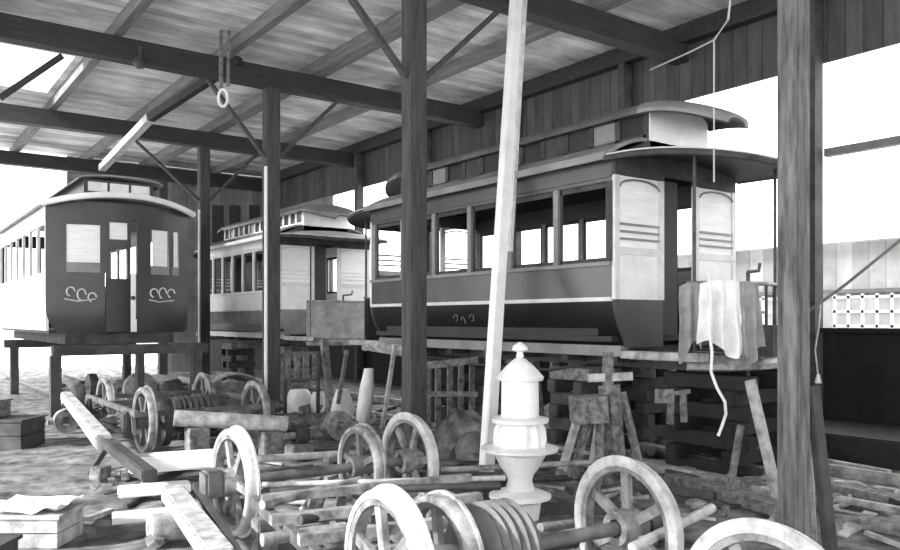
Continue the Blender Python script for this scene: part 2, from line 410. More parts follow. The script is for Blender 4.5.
        rim = [hood(0, i / 20) for i in range(21)] + [hood(1, i / 20) for i in range(20, -1, -1)]
        b = MB(); b.tube([Vector(p) + Vector((0, 0, -.05)) for p in rim], .035, 6); b.build('hood_moulding', 'wooddk', root, True)
        def uhood(a, c, dr=dr, Ye=Ye):
            t = c * .98; s_ = a * 2 - 1; hw = (W / 2 - .44) * (1 - t ** 2.2) ** (1 / 2.2)
            return (cx + s_ * hw, Ye + dr * (t * .85 - .03), 4.0 + .17 * math.sqrt(max(0, 1 - s_ * s_)) * (1 - .6 * t) - .20 * t * t)
        b = MB(); b.sheet(uhood, 20, 12, (0, 0, -.04)); uh = b.build('upper_hood', 'canvas', root, True)
        b = MB(); b.sheet(lambda a, c: Vector(uhood(a, c)) + Vector((0, 0, -.045)), 20, 12, (0, 0, -.015)); b.build('hood_dark_sheet', 'interior', uh, True)
        # platform
        pl = [(X0 + .3, Ye), (X0 + .3, Ye + dr * .75), (X0 + .55, Ye + dr * 1.05), (cx, Ye + dr * 1.15), (X1 - .55, Ye + dr * 1.05), (X1 - .3, Ye + dr * .75), (X1 - .3, Ye)]
        b = MB(); b.prism(pl, 1.2, 1.27, 'Z'); b.build('platform_floor', 'wood', root)
        b = MB(); b.tube([(x, y, 1.17) for x, y in pl[1:-1]], .06, 6); b.build('bumper', 'ironlt', root)
        b = MB(); b.box(X0 + .14, X0 + .32, Ye + min(0, dr * 1.0), Ye + max(0, dr * 1.0), 1.22, 1.30); b.build('side_step', 'woodlt', root)
        dash = pl[1:-1]
        def ds(a, c, dash=dash):
            q = a * (len(dash) - 1); i = min(int(q), len(dash) - 2); f_ = q - i
            return (dash[i][0] * (1 - f_) + dash[i + 1][0] * f_, dash[i][1] * (1 - f_) + dash[i + 1][1] * f_, 1.25 + c * .75)
        if dr > 0 or front_dash:
            b = MB(); b.sheet(ds, 16, 2, (0, -dr * .02, 0)); b.build('dash_panel', low, root)
        else:
            for xx, yy in dash: b = MB(); b.cyl((xx, yy, 1.25), (xx, yy, 2.02), .016, n=8); b.build('stanchion', 'iron', root)
        b = MB(); b.tube([(x, y, 2.02) for x, y in dash], .022, 8); b.build('dash_rail', 'ironlt', root)
        for xx in (X0 + .36, X1 - .36):
            b = MB(); b.cyl((xx, Ye + dr * .8, 1.2), (xx, Ye + dr * .8, 3.36), .018, n=8); b.build('grab_pole', 'iron', root)
        b = MB(); b.cyl((cx - .1, Ye + dr * 1.0, .95), (cx - .1, Ye + dr * 1.0, 2.15), .02, n=8); b.tube([(cx - .1, Ye + dr * 1.0, 2.15), (cx + .1, Ye + dr * 1.0, 2.17), (cx + .12, Ye + dr * 1.0, 2.25)], .018)
        b.build('brake_staff', 'iron', root)
    # underframe
    b = MB()
    for x in (cx - .45, cx + .45): b.box(x - .07, x + .07, Yf - .95, Yr + .95, 1.1, 1.3)
    for k in range(7):
        y = Yf + .2 + k * (L - .4) / 6; b.box(X0 + .25, X1 - .25, y - .05, y + .05, 1.16, 1.34)
    b.build('underframe', 'wooddk', root)
    b = MB(); b.tube([(X0 + .32, Yf + .1, 1.24), (X0 + .32, Yf + 1.3, 1.02), (X0 + .32, Yr - 1.3, 1.02), (X0 + .32, Yr - .1, 1.24)], .015); b.build('truss_rod', 'iron', root)
    return root
A = streetcar('big dark streetcar body raised on blocks at the right, side windows open', 6.5, 5.88, 5.1, front_dash=False)
B = streetcar('pale streetcar in the middle distance behind a dark post', 6.9, 15.5, 4.6, body='cream', low='clothgr', post='cream', deck='frame', nwin=7, clere='cream', cwhite='wooddk')
# small painted scroll on the side of the big car
b = MB()
for k, (x, y) in enumerate(((456, 318), (464, 320), (472, 318))):
    c = PX(x, y, 6.5); c.x = 6.5 + .03
    b = MB(); b.tube([(6.49, c.y + .05 * math.cos(t), c.z + .045 * math.sin(t * (1 + .5 * (k == 1)))) for t in [i * .5 for i in range(10)]], .006, 5); b.build('painted_scroll', 'frame', A)

# ------------------------------------------------------------------ streetcar facing the camera
def front_car():
    Y0, X0, X1, L = 15.3, 2.52, 5.04, 6.5
    cx = (X0 + X1) / 2; W = X1 - X0
    root = empty('streetcar', (cx, Y0 + L / 2, 1.3), 'dark closed streetcar facing the camera on a trestle at the left', 'streetcar')
    bow = lambda x: .28 * ((x - cx) / (W / 2)) ** 2        # bowed front
    def strip(xa, xb, za, zb, name, m, par, th=.05, off=0, n=6):
        b = MB(); b.sheet(lambda a, c: (xa + (xb - xa) * a, Y0 + bow(xa + (xb - xa) * a) + off, za + (zb - za) * c), n, 1, (0, th, 0))
        return b.build(name, m, par)
    front = empty('x', (0, 0, 0), '', ''); bpy.data.objects.remove(front)
    # dash, tucked in towards the bottom
    def dash(a, c):
        z = 1.40 + c * 1.1; t = max(0, (1.85 - z) / .45); hw = W / 2 - .2 * t * t
        x = cx + (a * 2 - 1) * hw; return (x, Y0 + bow(x) + .1 * t * t, z)
    for xa, xb in ((0, .37), (.585, 1)):
        b = MB(); b.sheet(lambda a, c: dash(xa + (xb - xa) * a, c), 14, 10, (0, .05, 0)); b.build('dash_panel', 'paint2', root, True)
    z1, z2, z3 = 2.5, 3.55, 3.78
    for xa, xb in ((X0, 2.83), (3.37, 3.47), (4.01, 4.27), (4.63, 4.70), (4.84, X1)): strip(xa, xb, z1, z2, 'front_post', 'paint2', root)
    strip(X0, X1, z2 - .12, z3, 'front_header', 'paint2', root, n=14)
    strip(2.83, 3.37, z1, 2.68, 'window_rail', 'frame', root); strip(4.27, 4.63, z1, 2.66, 'window_rail', 'frame', root); strip(4.7, 4.84, z1, 2.66, 'window_rail', 'frame', root)
    strip(2.83, 3.37, 3.36, z2, 'window_head', 'paint2', root); strip(4.27, 4.84, 3.34, z2, 'window_head', 'paint2', root)
    strip(2.83, 3.37, 2.68, 3.36, 'window_blind', 'blind', root, .02, .015); strip(4.30, 4.60, 2.66, 3.34, 'window_blind', 'blind', root, .02, .015); strip(4.73, 4.82, 2.66, 3.34, 'window_blind', 'blind', root, .02, .015)  # white fills put in for bright sky seen through these windows
    # door
    dr = strip(3.47, 3.9, 1.42, 2.4, 'front_door', 'paintdk', root, .04, .02)
    strip(3.47, 3.53, 2.4, 3.43, 'door_stile', 'paint2', dr, .04, .02); strip(3.84, 3.9, 2.4, 3.43, 'door_stile', 'paint2', dr, .04, .02)
    strip(3.53, 3.84, 2.95, 3.12, 'door_rail', 'paint2', dr, .04, .02)
    strip(3.53, 3.84, 2.4, 2.95, 'door_glass', 'glass', dr, .01, .03); strip(3.53, 3.84, 3.12, 3.43, 'window_blind', 'blind', dr, .01, .03)  # upper pane filled white for sky brightness
    b = MB(); b.cyl((3.94, Y0, 2.05), (3.94, Y0 + .04, 2.05), .04, n=12); b.build('headlamp', 'iron', root)
    strip(3.9, 4.01, 1.9, 2.5, 'bright_slit', 'white', root, .03, .02); strip(3.9, 4.01, 1.42, 1.9, 'bright_slit', 'white', root, .03, .02)  # brightness of the door slits put into white strips
    # ornaments on the dash
    for x0 in (3.0, 4.43):
        for k in range(3):
            b = MB(); c = x0 + k * .17 - .1; z0 = 2.15 - (.05 * k if x0 < 4 else 0)
            b.tube([(c + .07 * math.cos(t) , Y0 + bow(c) - .012, z0 + .10 * math.sin(t) * (1 if k % 2 else .8)) for t in [i * .45 for i in range(11)]], .014, 5); b.build('painted_scroll', 'trim', root)
        b = MB()
        b.tube([(x0 - .2, Y0 + bow(x0 - .2) - .01, 2.02), (x0, Y0 + bow(x0) - .01, 1.98), (x0 + .3, Y0 + bow(x0 + .3) - .01, 2.02)], .012, 5)
        b.build('painted_line', 'trim', root)
    # sides, rear, floor
    for x in (X0, X1 - .05):
        b = MB(); b.box(x, x + .05, Y0 + .3, Y0 + L, 1.45, 2.5); b.box(x, x + .05, Y0 + .3, Y0 + L, 3.36, 3.7)
        for k in range(8): y = Y0 + .3 + k * (L - .4) / 7; b.box(x, x + .05, y, y + .1, 2.5, 3.36)
        b.build('side_wall', 'paint2' if x > 4 else 'cream', root)  # left side cream, doorway glare put into its colour
    b = MB(); b.box(X0, X1, Y0 + L - .05, Y0 + L, 1.45, 2.5); b.box(X0, X1, Y0 + L - .05, Y0 + L, 3.4, 3.7)
    for x in (X0, X0 + .8, X1 - .9, X1 - .1): b.box(x, x + .1, Y0 + L - .05, Y0 + L, 2.5, 3.4)
    b.build('rear_wall', 'paint2', root)
    b = MB(); b.box(X0 + .05, X1 - .05, Y0 + .3, Y0 + L, 1.4, 1.46); b.build('car_floor', 'interior', root)
    # roof with bowed hood
    def rf(a, c):
        s_ = a * 2 - 1; y = Y0 - .28 + .45 * abs(s_) ** 2.4 + c * (L + .1 - .45 * abs(s_) ** 2.4)
        return (cx + s_ * (W / 2 + .08), y, 3.72 + .2 * (1 - s_ * s_))
    b = MB(); b.sheet(rf, 20, 12, (0, 0, -.05)); b.build('roof', 'canvas', root, True)
    b = MB(); b.tube([Vector(rf(i / 20, 0)) + Vector((0, 0, -.02)) for i in range(21)], .055, 8); b.build('hood_moulding', 'white', root, True)
    b = MB(); b.box(cx - .62, cx + .62, Y0 + .35, Y0 + L - .3, 3.8, 4.24); cl = b.build('clerestory', 'paint2', root)
    for k in range(3):
        b = MB(); b.box(cx - .55 + k * .38, cx - .22 + k * .38, Y0 + .32, Y0 + .35, 4.02, 4.19); b.build('vent_light', 'white', cl)
    b = MB(); arch = [(cx + .75 * math.cos(math.pi * i / 12), 4.22 + .10 * math.sin(math.pi * i / 12)) for i in range(13)]
    b.prism(arch + [(x, z - .03) for x, z in arch[::-1]], Y0 + .15, Y0 + L - .2); b.build('clerestory_roof', 'canvas', root, True)
    b = MB(); b.box(X0 + .3, X1 - .3, Y0 + .2, Y0 + L, 1.2, 1.4); b.build('underframe', 'wooddk', root)
    return root
front_car()
# trestle
t0 = PY(52, 343, 15.0); t1 = PY(206, 350, 15.0)
tr = empty('trestle', (3.7, 15, 0), 'dark timber trestle under the streetcar facing the camera', 'trestle')
b = MB(); b.box(t0.x, t1.x, 14.88, 15.12, 1.02, 1.2); b.build('cross_beam', 'wooddk', tr)
for x in (t0.x + .05, t0.x + 1.45, t1.x - .2):
    w = .12 if x < 5 and x > 3 else .17
    b = MB(); b.box(x - w / 2, x + w / 2, 14.9, 15.08, -.03, 1.02); b.build('leg', 'wooddk', tr)
tr2 = empty('trestle', (3.7, 20, 0), 'rear timber trestle under the far end of the streetcar facing the camera', 'trestle')
b = MB(); b.box(2.4, 5.2, 19.9, 20.1, 1.02, 1.2); b.build('cross_beam', 'wooddk', tr2)
for x in (2.6, 5.0):
    b = MB(); b.box(x - .08, x + .08, 19.9, 20.1, -.03, 1.02); b.build('leg', 'wooddk', tr2)

# ------------------------------------------------------------------ cribs and shores under cars
def crib(x, y, n, label, w=.7, m='wooddk'):
    e = empty('timber_crib', (x, y, 0), label, 'crib')
    for k in range(n):
        z = -.02 + k * .155
        for s_ in (-1, 1):
            b = MB()
            j = R.uniform(-.03, .03)
            if k % 2: b.box(x - w / 2 + j, x + w / 2 + j, y + s_ * w * .32 - .075, y + s_ * w * .32 + .075, z, z + .15, bev=.01)
            else: b.box(x + s_ * w * .32 - .075, x + s_ * w * .32 + .075, y - w / 2 + j, y + w / 2 + j, z, z + .15, bev=.01)
            b.build('block', m if (k < n - 1 or m == 'tar') else 'wood', e)
    return e
crib(7.15, 6.9, 7, 'stacked timber crib under the front of the big streetcar')
crib(8.2, 6.9, 7, 'far side timber crib under the front of the big streetcar')
crib(7.1, 10.2, 7, 'stacked timber crib under the rear of the big streetcar')
crib(8.2, 10.2, 7, 'far side timber crib under the rear of the big streetcar')
crib(7.62, 5.2, 7, 'black timber crib stacked under the front platform of the big streetcar', 1.1, 'tar')
crib(7.5, 16.2, 7, 'timber crib under the front of the pale middle streetcar', m='wood')
crib(7.5, 19.3, 7, 'timber crib under the rear of the pale middle streetcar')

def shore(p, q, w, h, label, m='wood', name='leaning_plank', cat='plank'):
    b = MB(); b.bar(p, q, w, h, (0, 1, 0), bev=.006); return tag(b.build(name, m), label, cat)
# white leaning pole
p0 = Vector((5.41, 6.7, -.02)); p1 = Vector((6.98, 7.98, 6.25))
e = empty('leaning_timber', p0, 'tall white timber leaning in front of the big streetcar', 'timber')
d = (p1 - p0).normalized()
b = MB(); b.bar(p0, p1, .15, .11, (0, 1, 0), bev=.01); b.build('main_timber', 'white', e)
side = Vector((cs, -sn, 0)); 
b = MB(); b.bar(p0 + side * .115 + d * 2.6, p1 + side * .115 , .05, .05, (0, 1, 0)); b.build('batten', 'pale', e)
# props near right post
shore(D(812, 386, 5.35), D(833, 572, 5.25), .12, .05, 'dark plank leaning beside the foot of the near right post', 'wooddk')
shore(D(806, 386, 5.5), D(816, 560, 5.5), .03, .03, 'thin pale batten leaning between near right post and dark plank', 'woodlt')
shore(D(750, 380, 7.1), D(778, 500, 7.0), .10, .06, 'grey prop leaning under the front platform of the big streetcar', 'woodlt', 'leaning_prop', 'prop')
shore(D(741, 425, 7.3), D(728, 500, 7.2), .06, .05, 'short prop standing in the dark below the platform', 'wood', 'leaning_prop', 'prop')
# jack stand group at 590-640
js = empty('jack_stand', G(612, 455), 'tall screw jack stand with crosshead left of the platform', 'jack stand')
z = 7.9
b = MB(); b.bar(D(609, 385, z), D(616, 470, z), .16, .14, (0, 1, 0)); b.build('column', 'wood', js)
b = MB(); b.bar(D(588, 378, z), D(632, 376, z), .08, .08); b.build('crosshead', 'woodlt', js)
b = MB(); b.cyl(D(608, 386, z), D(608, 352, z), .055, n=14); b.build('screw', 'wood', js)
b = MB(); b.bar(D(622, 392, z), D(640, 468, z - .1), .06, .06, (0, 1, 0)); b.build('strut', 'wood', js)
b = MB(); b.bar(D(604, 392, z), D(592, 468, z - .1), .06, .06, (0, 1, 0)); b.build('strut', 'woodlt', js)
b = MB(); c = G(615, 470); b.box(c.x - .3, c.x + .3, c.y - .1, c.y + .15, -.03, .07); b.build('foot', 'wood', js)
sh = empty('sawhorse', G(588, 460), 'pale sawhorse with a grey block top beside the jack stand', 'sawhorse')
z = 7.7
b = MB(); b.bar(D(571, 410, z), D(606, 408, z), .28, .26, bev=.01); b.build('top_block', 'wood', sh)
for a, c_ in (((576, 424), (562, 470)), ((588, 424), (572, 478)), ((600, 424), (598, 474))):
    b = MB(); b.bar(D(*a, z), D(*c_, z - .15), .07, .05, (0, 1, 0)); b.build('leg', 'woodlt' if a[0] < 580 else 'wood', sh)
# boards standing beneath the car
for k, (x0, x1, yb, v) in enumerate(((528, 538, 402, 'wood'), (547, 558, 405, 'woodlt'), (566, 574, 398, 'woodlt'), (484, 489, 402, 'wood'))):
    z = 10.6; a = D(x0, 346, z); c = D(x1, yb, z)
    b = MB(); b.bar(D((x0 + x1) / 2, 345, z), (D((x0 + x1) / 2, 400, z - .2) * Vector((1, 1, 0)) if False else Vector((D((x0 + x1) / 2, 400, z).x, D((x0 + x1) / 2, 400, z).y - .2, -.02))), (x1 - x0) * z / F * .9, .04, (0, 1, 0))
    tag(b.build('standing_board', v), ('wide grey board standing under the big streetcar', 'pale board standing under the big streetcar, second from the stove',
        'pale narrow board standing under the big streetcar beside the sawhorse', 'narrow grey board standing behind the white leaning timber')[k], 'board')
# slatted gate
g = empty('slatted_gate', D(450, 400, 11.4) * Vector((1, 1, 0)), 'grey slatted gate standing below the big streetcar left of the white timber', 'gate')
z = 11.2
b = MB(); b.bar(D(422, 366, z), D(478, 360, z), .05, .10); b.bar(D(424, 394, z), D(478, 394, z), .05, .07); b.build('rail', 'wood', g)
for x in (428, 438, 450, 461, 472):
    b = MB(); b.bar(D(x, 362, z + .03), D(x, 430, z + .03), .09, .03, (0, 1, 0)); b.build('slat', 'wood', g)
# things in the middle distance between the posts
cr = empty('slatted_crate', G(303, 405), 'pale slatted crate below the pale middle streetcar', 'crate')
z = 13.3; 
for k, x in enumerate((288, 297, 306, 315)):
    b = MB(); b.bar(D(x, 354, z), D(x, 378, z), .10, .03, (0, 1, 0)); b.build('slat', 'wood', cr)
b = MB(); b.bar(D(284, 353, z), D(319, 353, z), .05, .05); b.bar(D(284, 379, z), D(319, 379, z), .05, .05)
b.bar(D(285, 353, z), D(285, 416, z), .05, .05, (0, 1, 0)); b.bar(D(318, 353, z), D(318, 416, z), .05, .05, (0, 1, 0)); b.build('crate_frame', 'wooddk', cr)
def sack(p, w, h, label, m='cloth', lean=0):
    b = MB(); n = 14
    pr = [(.02, 0), (w * .5, .02), (w * .56, h * .3), (w * .5, h * .65), (w * .43, h * .88), (w * .36, h), (.02, h * .98)]
    b.lathe(pr, (p.x, p.y, p.z - .02), n=n)
    for v in b.b.verts:
        q = v.co - p; k = 1 + .45 * noise.noise(v.co * 5.1); v.co = p + Vector((q.x * k + lean * q.z, q.y * k * .8, q.z))
    return tag(b.build('sack', m, smooth=True), label, 'sack')
sack(G(342, 418), .34, .5, 'squat white sack standing before the pale streetcar left of the rag')
sack(G(362, 425), .22, .9, 'tall leaning white sack between the two dark posts', lean=.15)
sack(G(299, 412), .42, .42, 'white bundle lying at the foot of the second post', 'cloth')
sack(G(318, 412), .25, .38, 'narrow white bundle right of the larger bundle', 'cloth')
shore(D(395, 345, 11.6), D(382, 430, 11.6), .06, .05, 'pale thin pole leaning left of the post before the big streetcar', 'woodlt', 'leaning_pole', 'pole')
shore(D(347, 350, 13), D(338, 404, 13), .06, .05, 'grey thin pole leaning beyond the white sacks', 'wood', 'leaning_pole', 'pole')
shore(D(324, 340, 13.6), D(331, 415, 13.2), .12, .1, 'dark square prop under the front platform of the pale streetcar', 'wood', 'leaning_prop', 'prop')
shore(D(410, 352, 11.4), D(365, 345, 12.6), .14, .1, 'pale plank lying level behind the post before the big streetcar', 'woodlt')
sh2 = [PY(a, b_, 14.6) for a, b_ in ((207, 345), (262, 345))]

# curved mudguard arch beside second post
b = MB(); c0 = G(250, 418); 
arc = [(math.cos(t) * .62, .62 * math.sin(t) * .95) for t in [math.pi * (.05 + .9 * i / 14) for i in range(15)]]
b.sheet(lambda a, c: (c0.x - .1 + arc[round(a * 14)][0], c0.y + .35 + c * .5, arc[round(a * 14)][1] + .12), 14, 2, (0, 0, .03))
b.box(c0.x - .7, c0.x + .5, c0.y + .8, c0.y + .84, 0, .55)
tag(b.build('curved_cover', 'ironlt', smooth=True), 'curved iron motor cover behind the small spoked wheel', 'cover')

# ------------------------------------------------------------------ trucks
def wheel(par, cx, cy, r=.40, side=1, a0=0.0, name='wheel', zc=None, spokes=6, m1='ironlt', m2='steel'):
    zc = r if zc is None else zc
    k = r / .40; o = (cx, cy, zc)
    b = MB()
    b.lathe([(.055 * k, -.10), (.10 * k, -.10), (.11 * k, -.03), (.11 * k, .05), (.09 * k, .10), (.055 * k, .10), (.055 * k, -.10)], o, 'X', 24)
    b.lathe([(.325 * k, -.035), (.36 * k, -.04), (.36 * k, .04), (.325 * k, .035), (.325 * k, -.035)], o, 'X', 40)
    for s_ in range(spokes):
        t = a0 + s_ * 2 * math.pi / spokes
        for dt in (0,):
            p = Vector((cx, cy + .09 * k * math.cos(t + dt * 1.2), zc + .09 * k * math.sin(t + dt * 1.2))); q = Vector((cx, cy + .335 * k * math.cos(t + dt), zc + .335 * k * math.sin(t + dt)))
            b.bar(p, q, .06 * k, .035, (1, 0, 0))
    w = b.build(name, m1, par, True)
    b = MB(); f = side * .06
    b.lathe([(.358 * k, -.045), (.39 * k, -.045), (.40 * k, -.03), (.40 * k, .03), (.39 * k, .045), (.358 * k, .045), (.358 * k, -.045)], o, 'X', 48)
    b.lathe([(.37 * k, f * .6 - .012), (.42 * k, f * .6 - .008), (.42 * k, f * .6 + .008), (.37 * k, f * .6 + .012), (.37 * k, f * .6 - .012)], o, 'X', 48)
    b.build('tyre', m2, w, True)
    return w
def truck(loc, wb, gauge, rot, label, frame=True, motor=True, tilt=0, springs=True, lift=.02, m1='ironlt', m2='steel', mf='frameir'):
    root = empty('streetcar_truck', (loc[0], loc[1], 0), label, 'truck', 'wheeled trucks on the barn floor')
    x, y = loc; r = .40; rr = r + lift
    for k, sy in enumerate((-1, 1)):
        yy = y + sy * wb / 2
        b = MB(); b.cyl((x - gauge / 2 - .22, yy, rr), (x + gauge / 2 + .22, yy, rr), .05, n=16); b.build('axle', 'ironlt', root, True)
        for sx in (-1, 1): wheel(root, x + sx * gauge / 2, yy, side=-sx, a0=R.uniform(0, 1), zc=rr, m1=m1, m2=m2)
    if frame:
        for sx in (-1, 1):
            xx = x + sx * (gauge / 2 + .17)
            b = MB(); b.box(xx - .025, xx + .025, y - wb / 2 - .3, y + wb / 2 + .3, .50, .57, bev=.006)
            b.box(xx - .02, xx + .02, y - wb / 2 + .25, y + wb / 2 - .25, .22, .27)
            for sy in (-1, 1):
                yy = y + sy * wb / 2
                b.bar((xx, yy - sy * .25, .24), (xx, yy - sy * .12, .52), .04, .05, (1, 0, 0)); b.bar((xx, yy + sy * .2, .3), (xx, yy + sy * .13, .52), .04, .04, (1, 0, 0))
            fr = b.build('side_frame', mf, root)
            for sy in (-1, 1):
                yy = y + sy * wb / 2; b = MB(); b.box(xx - .09, xx + .09, yy - .10, yy + .10, rr - .11, rr + .11, bev=.02); b.build('journal_box', 'iron', fr, True)
                if springs:
                    b = MB(); b.tube([(xx + .045 * math.cos(t * .7), yy - sy * .35 + .045 * math.sin(t * .7), .3 + t * .0058) for t in range(36)], .011, 6); b.build('coil_spring', mf, fr, True)
        for t in (-.2, .2):
            b = MB(); b.box(x - gauge / 2 - .17, x + gauge / 2 + .17, y + t * wb - .04, y + t * wb + .04, .46, .54); b.build('transom', mf, root)
        for sy in (-1, 1):
            b = MB(); yy = y + sy * (wb / 2 + .28); b.box(x - gauge / 2 - .2, x + gauge / 2 + .2, yy - .03, yy + .03, .49, .55); b.build('end_bar', mf, root)
    if motor:
        ym = y - wb / 2 + .36
        b = MB(); b.lathe([(.1, -.3), (.22, -.3), (.25, -.24)] + [(.25 if i % 2 else .225, -.22 + i * .04) for i in range(12)] + [(.25, .27), (.2, .3), (.1, .3)], (x + .05, ym + .1, .40), 'X', 24)
        b.build('motor', 'iron', root, True)
        b = MB(); b.lathe([(.06, -.05), (.33, -.05), (.34, -.02), (.34, .04), (.06, .04), (.06, -.05)], (x - gauge / 2 + .22, y - wb / 2, rr), 'X', 40); b.build('gear_wheel', 'iron', root, True)
    root.rotation_euler = (0, 0, rot)
    return root
T2 = truck((3.42, 11.0), 2.0, 1.43, 0, 'spoked truck frame behind, between the trestle and the second post', m1='spoke', m2='ironlt')
def wheelset(cx, cy, gauge, rot, label, gear=None, motor=None, a=(.3, .5), m2='steel'):
    e = empty('wheelset', (cx, cy, 0), label, 'wheelset')
    b = MB(); b.cyl((cx - gauge / 2 - .2, cy, .42), (cx + gauge / 2 + .2, cy, .42), .04, n=16); b.build('axle', 'frameir', e, True)
    wheel(e, cx - gauge / 2, cy, side=1, a0=a[0], zc=.42, m1='wheelgr', m2=m2); wheel(e, cx + gauge / 2, cy, side=-1, a0=a[1], zc=.42, m1='wheelgr', m2=m2)
    for s_ in (-1, 1):
        b = MB(); x = cx + s_ * (gauge / 2 + .17); b.box(x - .07, x + .07, cy - .09, cy + .09, .33, .53, bev=.02); b.build('journal_box', 'frameir', e, True)
    if gear:
        wheel(e, cx + gear, cy, r=.34, side=1, a0=.2, name='gear_wheel', zc=.42, spokes=5, m1='spoke', m2='ironlt')
    if motor:
        b = MB(); b.lathe([(.1, -.16), (.22, -.16)] + [(.27 if i % 2 else .245, -.14 + i * .028) for i in range(11)] + [(.22, .17), (.1, .17)], (cx + motor, cy, .42), 'X', 32); b.build('motor', 'spoke', e, True)
    e.rotation_euler = (0, 0, math.radians(rot)); return e
WA = wheelset(2.81, 3.20, 1.60, -4, 'nearest axle with two large spoked wheels, gear and ribbed motor', -.50, -.18)
WB = wheelset(3.00, 5.76, 1.57, -1, 'second axle with two large spoked wheels left of the stove', .30, None, (.1, .9))
# loose frame lying between the two axles
fr = empty('truck_frame', (2.9, 4.5, 0), 'dismantled iron truck frame lying between the two large axles', 'frame')
for (a, c, w_, h_) in (((1.95, 4.1, .40), (3.3, 3.84, .40), .07, .06), ((2.0, 4.6, .40), (3.45, 4.34, .40), .08, .06), ((2.15, 5.1, .42), (3.75, 4.85, .42), .06, .06)):
    b = MB(); b.bar(a, c, w_, h_); b.build('cross_bar', 'ironlt', fr)
for (a, c) in (((2.0, 3.95, .33), (2.2, 5.35, .35)), ((3.25, 3.6, .33), (3.48, 5.15, .35)), ((2.6, 3.8, .30), (2.8, 5.2, .30))):
    b = MB(); b.bar(a, c, .05, .08); b.build('side_bar', 'frameir', fr)
for p in ((2.05, 4.05), (3.28, 3.8), (2.15, 5.05), (3.46, 4.95)):
    b = MB(); b.box(p[0] - .07, p[0] + .07, p[1] - .07, p[1] + .07, 0, .30, bev=.01); b.build('block', 'wood', fr)
# near wheelset at bottom right
wsr = empty('wheelset', (2.2, 1.85, 0), 'axle with spoked wheels at the bottom right edge of view', 'wheelset')
b = MB(); b.cyl((1.3, 1.85, .4), (3.15, 1.85, .4), .05, n=16); b.build('axle', 'iron', wsr, True)
wheel(wsr, 3.0, 1.85, side=-1); wheel(wsr, 1.52, 1.85, side=1)

# ------------------------------------------------------------------ stove / lantern-shaped heater
sp = G(520, 517); sx_, sy_ = sp.x, sp.y; zz = F * H / (517 - HOR); k = zz / F
def hgt(y): return (517 - y) * k
st = empty('stove', (sx_, sy_, 0), 'white cylindrical stove with a conical cap in the centre foreground', 'stove')
def L_(name, prof, m='enamel'):
    b = MB(); b.lathe([(r * k, hgt(y)) for r, y in prof], (sx_, sy_, 0), n=36); return b.build(name, m, st, True)
L_('base', [(1, 518), (19, 518), (21, 503), (17, 500), (1, 500)])
L_('lower_flange', [(1, 501), (20, 501), (31, 497), (31, 494), (18, 489), (1, 489)])
L_('waist', [(1, 489), (15, 489), (12, 480), (14, 474), (20, 466), (27, 452), (1, 452)])
L_('wide_collar', [(1, 453), (25, 453), (38, 450), (39, 447), (30, 445), (1, 445)])
b = MB(); n = 64; 
rings = []
for r_, y_ in ((24, 446), (26, 440), (25, 428), (21, 423)):
    rings.append([b.b.verts.new((sx_ + r_ * k * (1 + .06 * math.cos(12 * t)) * math.cos(t), sy_ + r_ * k * (1 + .06 * math.cos(12 * t)) * math.sin(t), hgt(y_))) for t in [i * 2 * math.pi / n for i in range(n)]])
for i in range(3):
    for j in range(n): b.b.faces.new((rings[i][j], rings[i][(j + 1) % n], rings[i + 1][(j + 1) % n], rings[i + 1][j]))
b.b.faces.new(rings[0][::-1]); b.b.faces.new(rings[-1]); b.build('fluted_bowl', 'enamel', st, True)
L_('top_plate', [(1, 423), (28, 422), (29, 418), (19, 416), (1, 416)])
L_('drum', [(1, 417), (19, 417), (18.5, 380), (17, 377), (1, 377)])
L_('conical_cap', [(1, 380), (23, 380), (24, 377), (14, 366), (6, 359), (1, 357)])
L_('knob', [(1, 358), (4, 357), (3, 352), (8, 350), (7, 346), (3, 343), (1, 342)])

# ------------------------------------------------------------------ cloths, rope and other hanging things
def cloth(name, top0, top1, drop, label, m='cloth', amp=.05, seed=0, waves=3, flare=.15):
    top0 = Vector(top0); top1 = Vector(top1); d = top1 - top0; n = Vector((-d.y, d.x, 0)).normalized()
    if n.y > 0: n = -n
    b = MB()
    def f(a, c):
        p = top0.lerp(top1, .5 + (a - .5) * (1 + flare * c + .1 * noise.noise(Vector((c * 3, seed, 0)))))
        w = amp * math.sin(a * waves * 2 * math.pi + seed + c) * (.3 + c) + amp * .8 * noise.noise(Vector((a * 4, c * 3, seed)))
        return p + n * (w + .06 + .05 * c) + Vector((0, 0, -drop * c * (1 + .15 * math.sin(a * 5 + seed)) + .03 * math.sin(a * math.pi)))
    b.sheet(f, 26, 18, n * .012); o = b.build(name, m, smooth=True); return tag(o, label, 'cloth')
cloth('draped_cloth', D(679, 287, 7.75), D(700, 285, 7.7), .66, 'grey cloth hanging at the left end of the platform rail', 'clothgr', .02, 1, 2, .05)
cloth('draped_cloth', D(698, 284, 7.5), D(737, 282, 7.5), .64, 'white rumpled cloth hung over the middle of the platform rail', 'cloth', .05, 4, 3)
cloth('draped_cloth', D(736, 284, 7.55), D(754, 286, 7.6), .68, 'dull grey cloth hanging at the right of the white cloth', 'clothgr', .03, 6, 2, .2)
b = MB(); b.tube([D(708, 272, 7.35), D(711, 300, 7.3), D(709, 330, 7.25), D(712, 352, 7.25), D(711, 372, 7.25), D(717, 388, 7.25), D(725, 402, 7.25), D(726, 414, 7.25), D(722, 426, 7.25), D(718, 436, 7.25)], .014, 8)
tag(b.build('rope', 'cloth', smooth=True), 'white rope dangling in front of the platform cloths', 'rope')
b = MB(); b.tube([D(714, 40, 7.4), D(714, 182, 7.4)], .008, 6); b.tube([D(650, 70, 10.4), D(690, 52, 9), D(714, 40, 7.4), D(728, 20, 7.2), D(752, -177, 7.55)], .01, 6)
tag(b.build('rope', 'rope', smooth=True), 'thin straight cord hanging from the roof past the platform hood', 'rope')
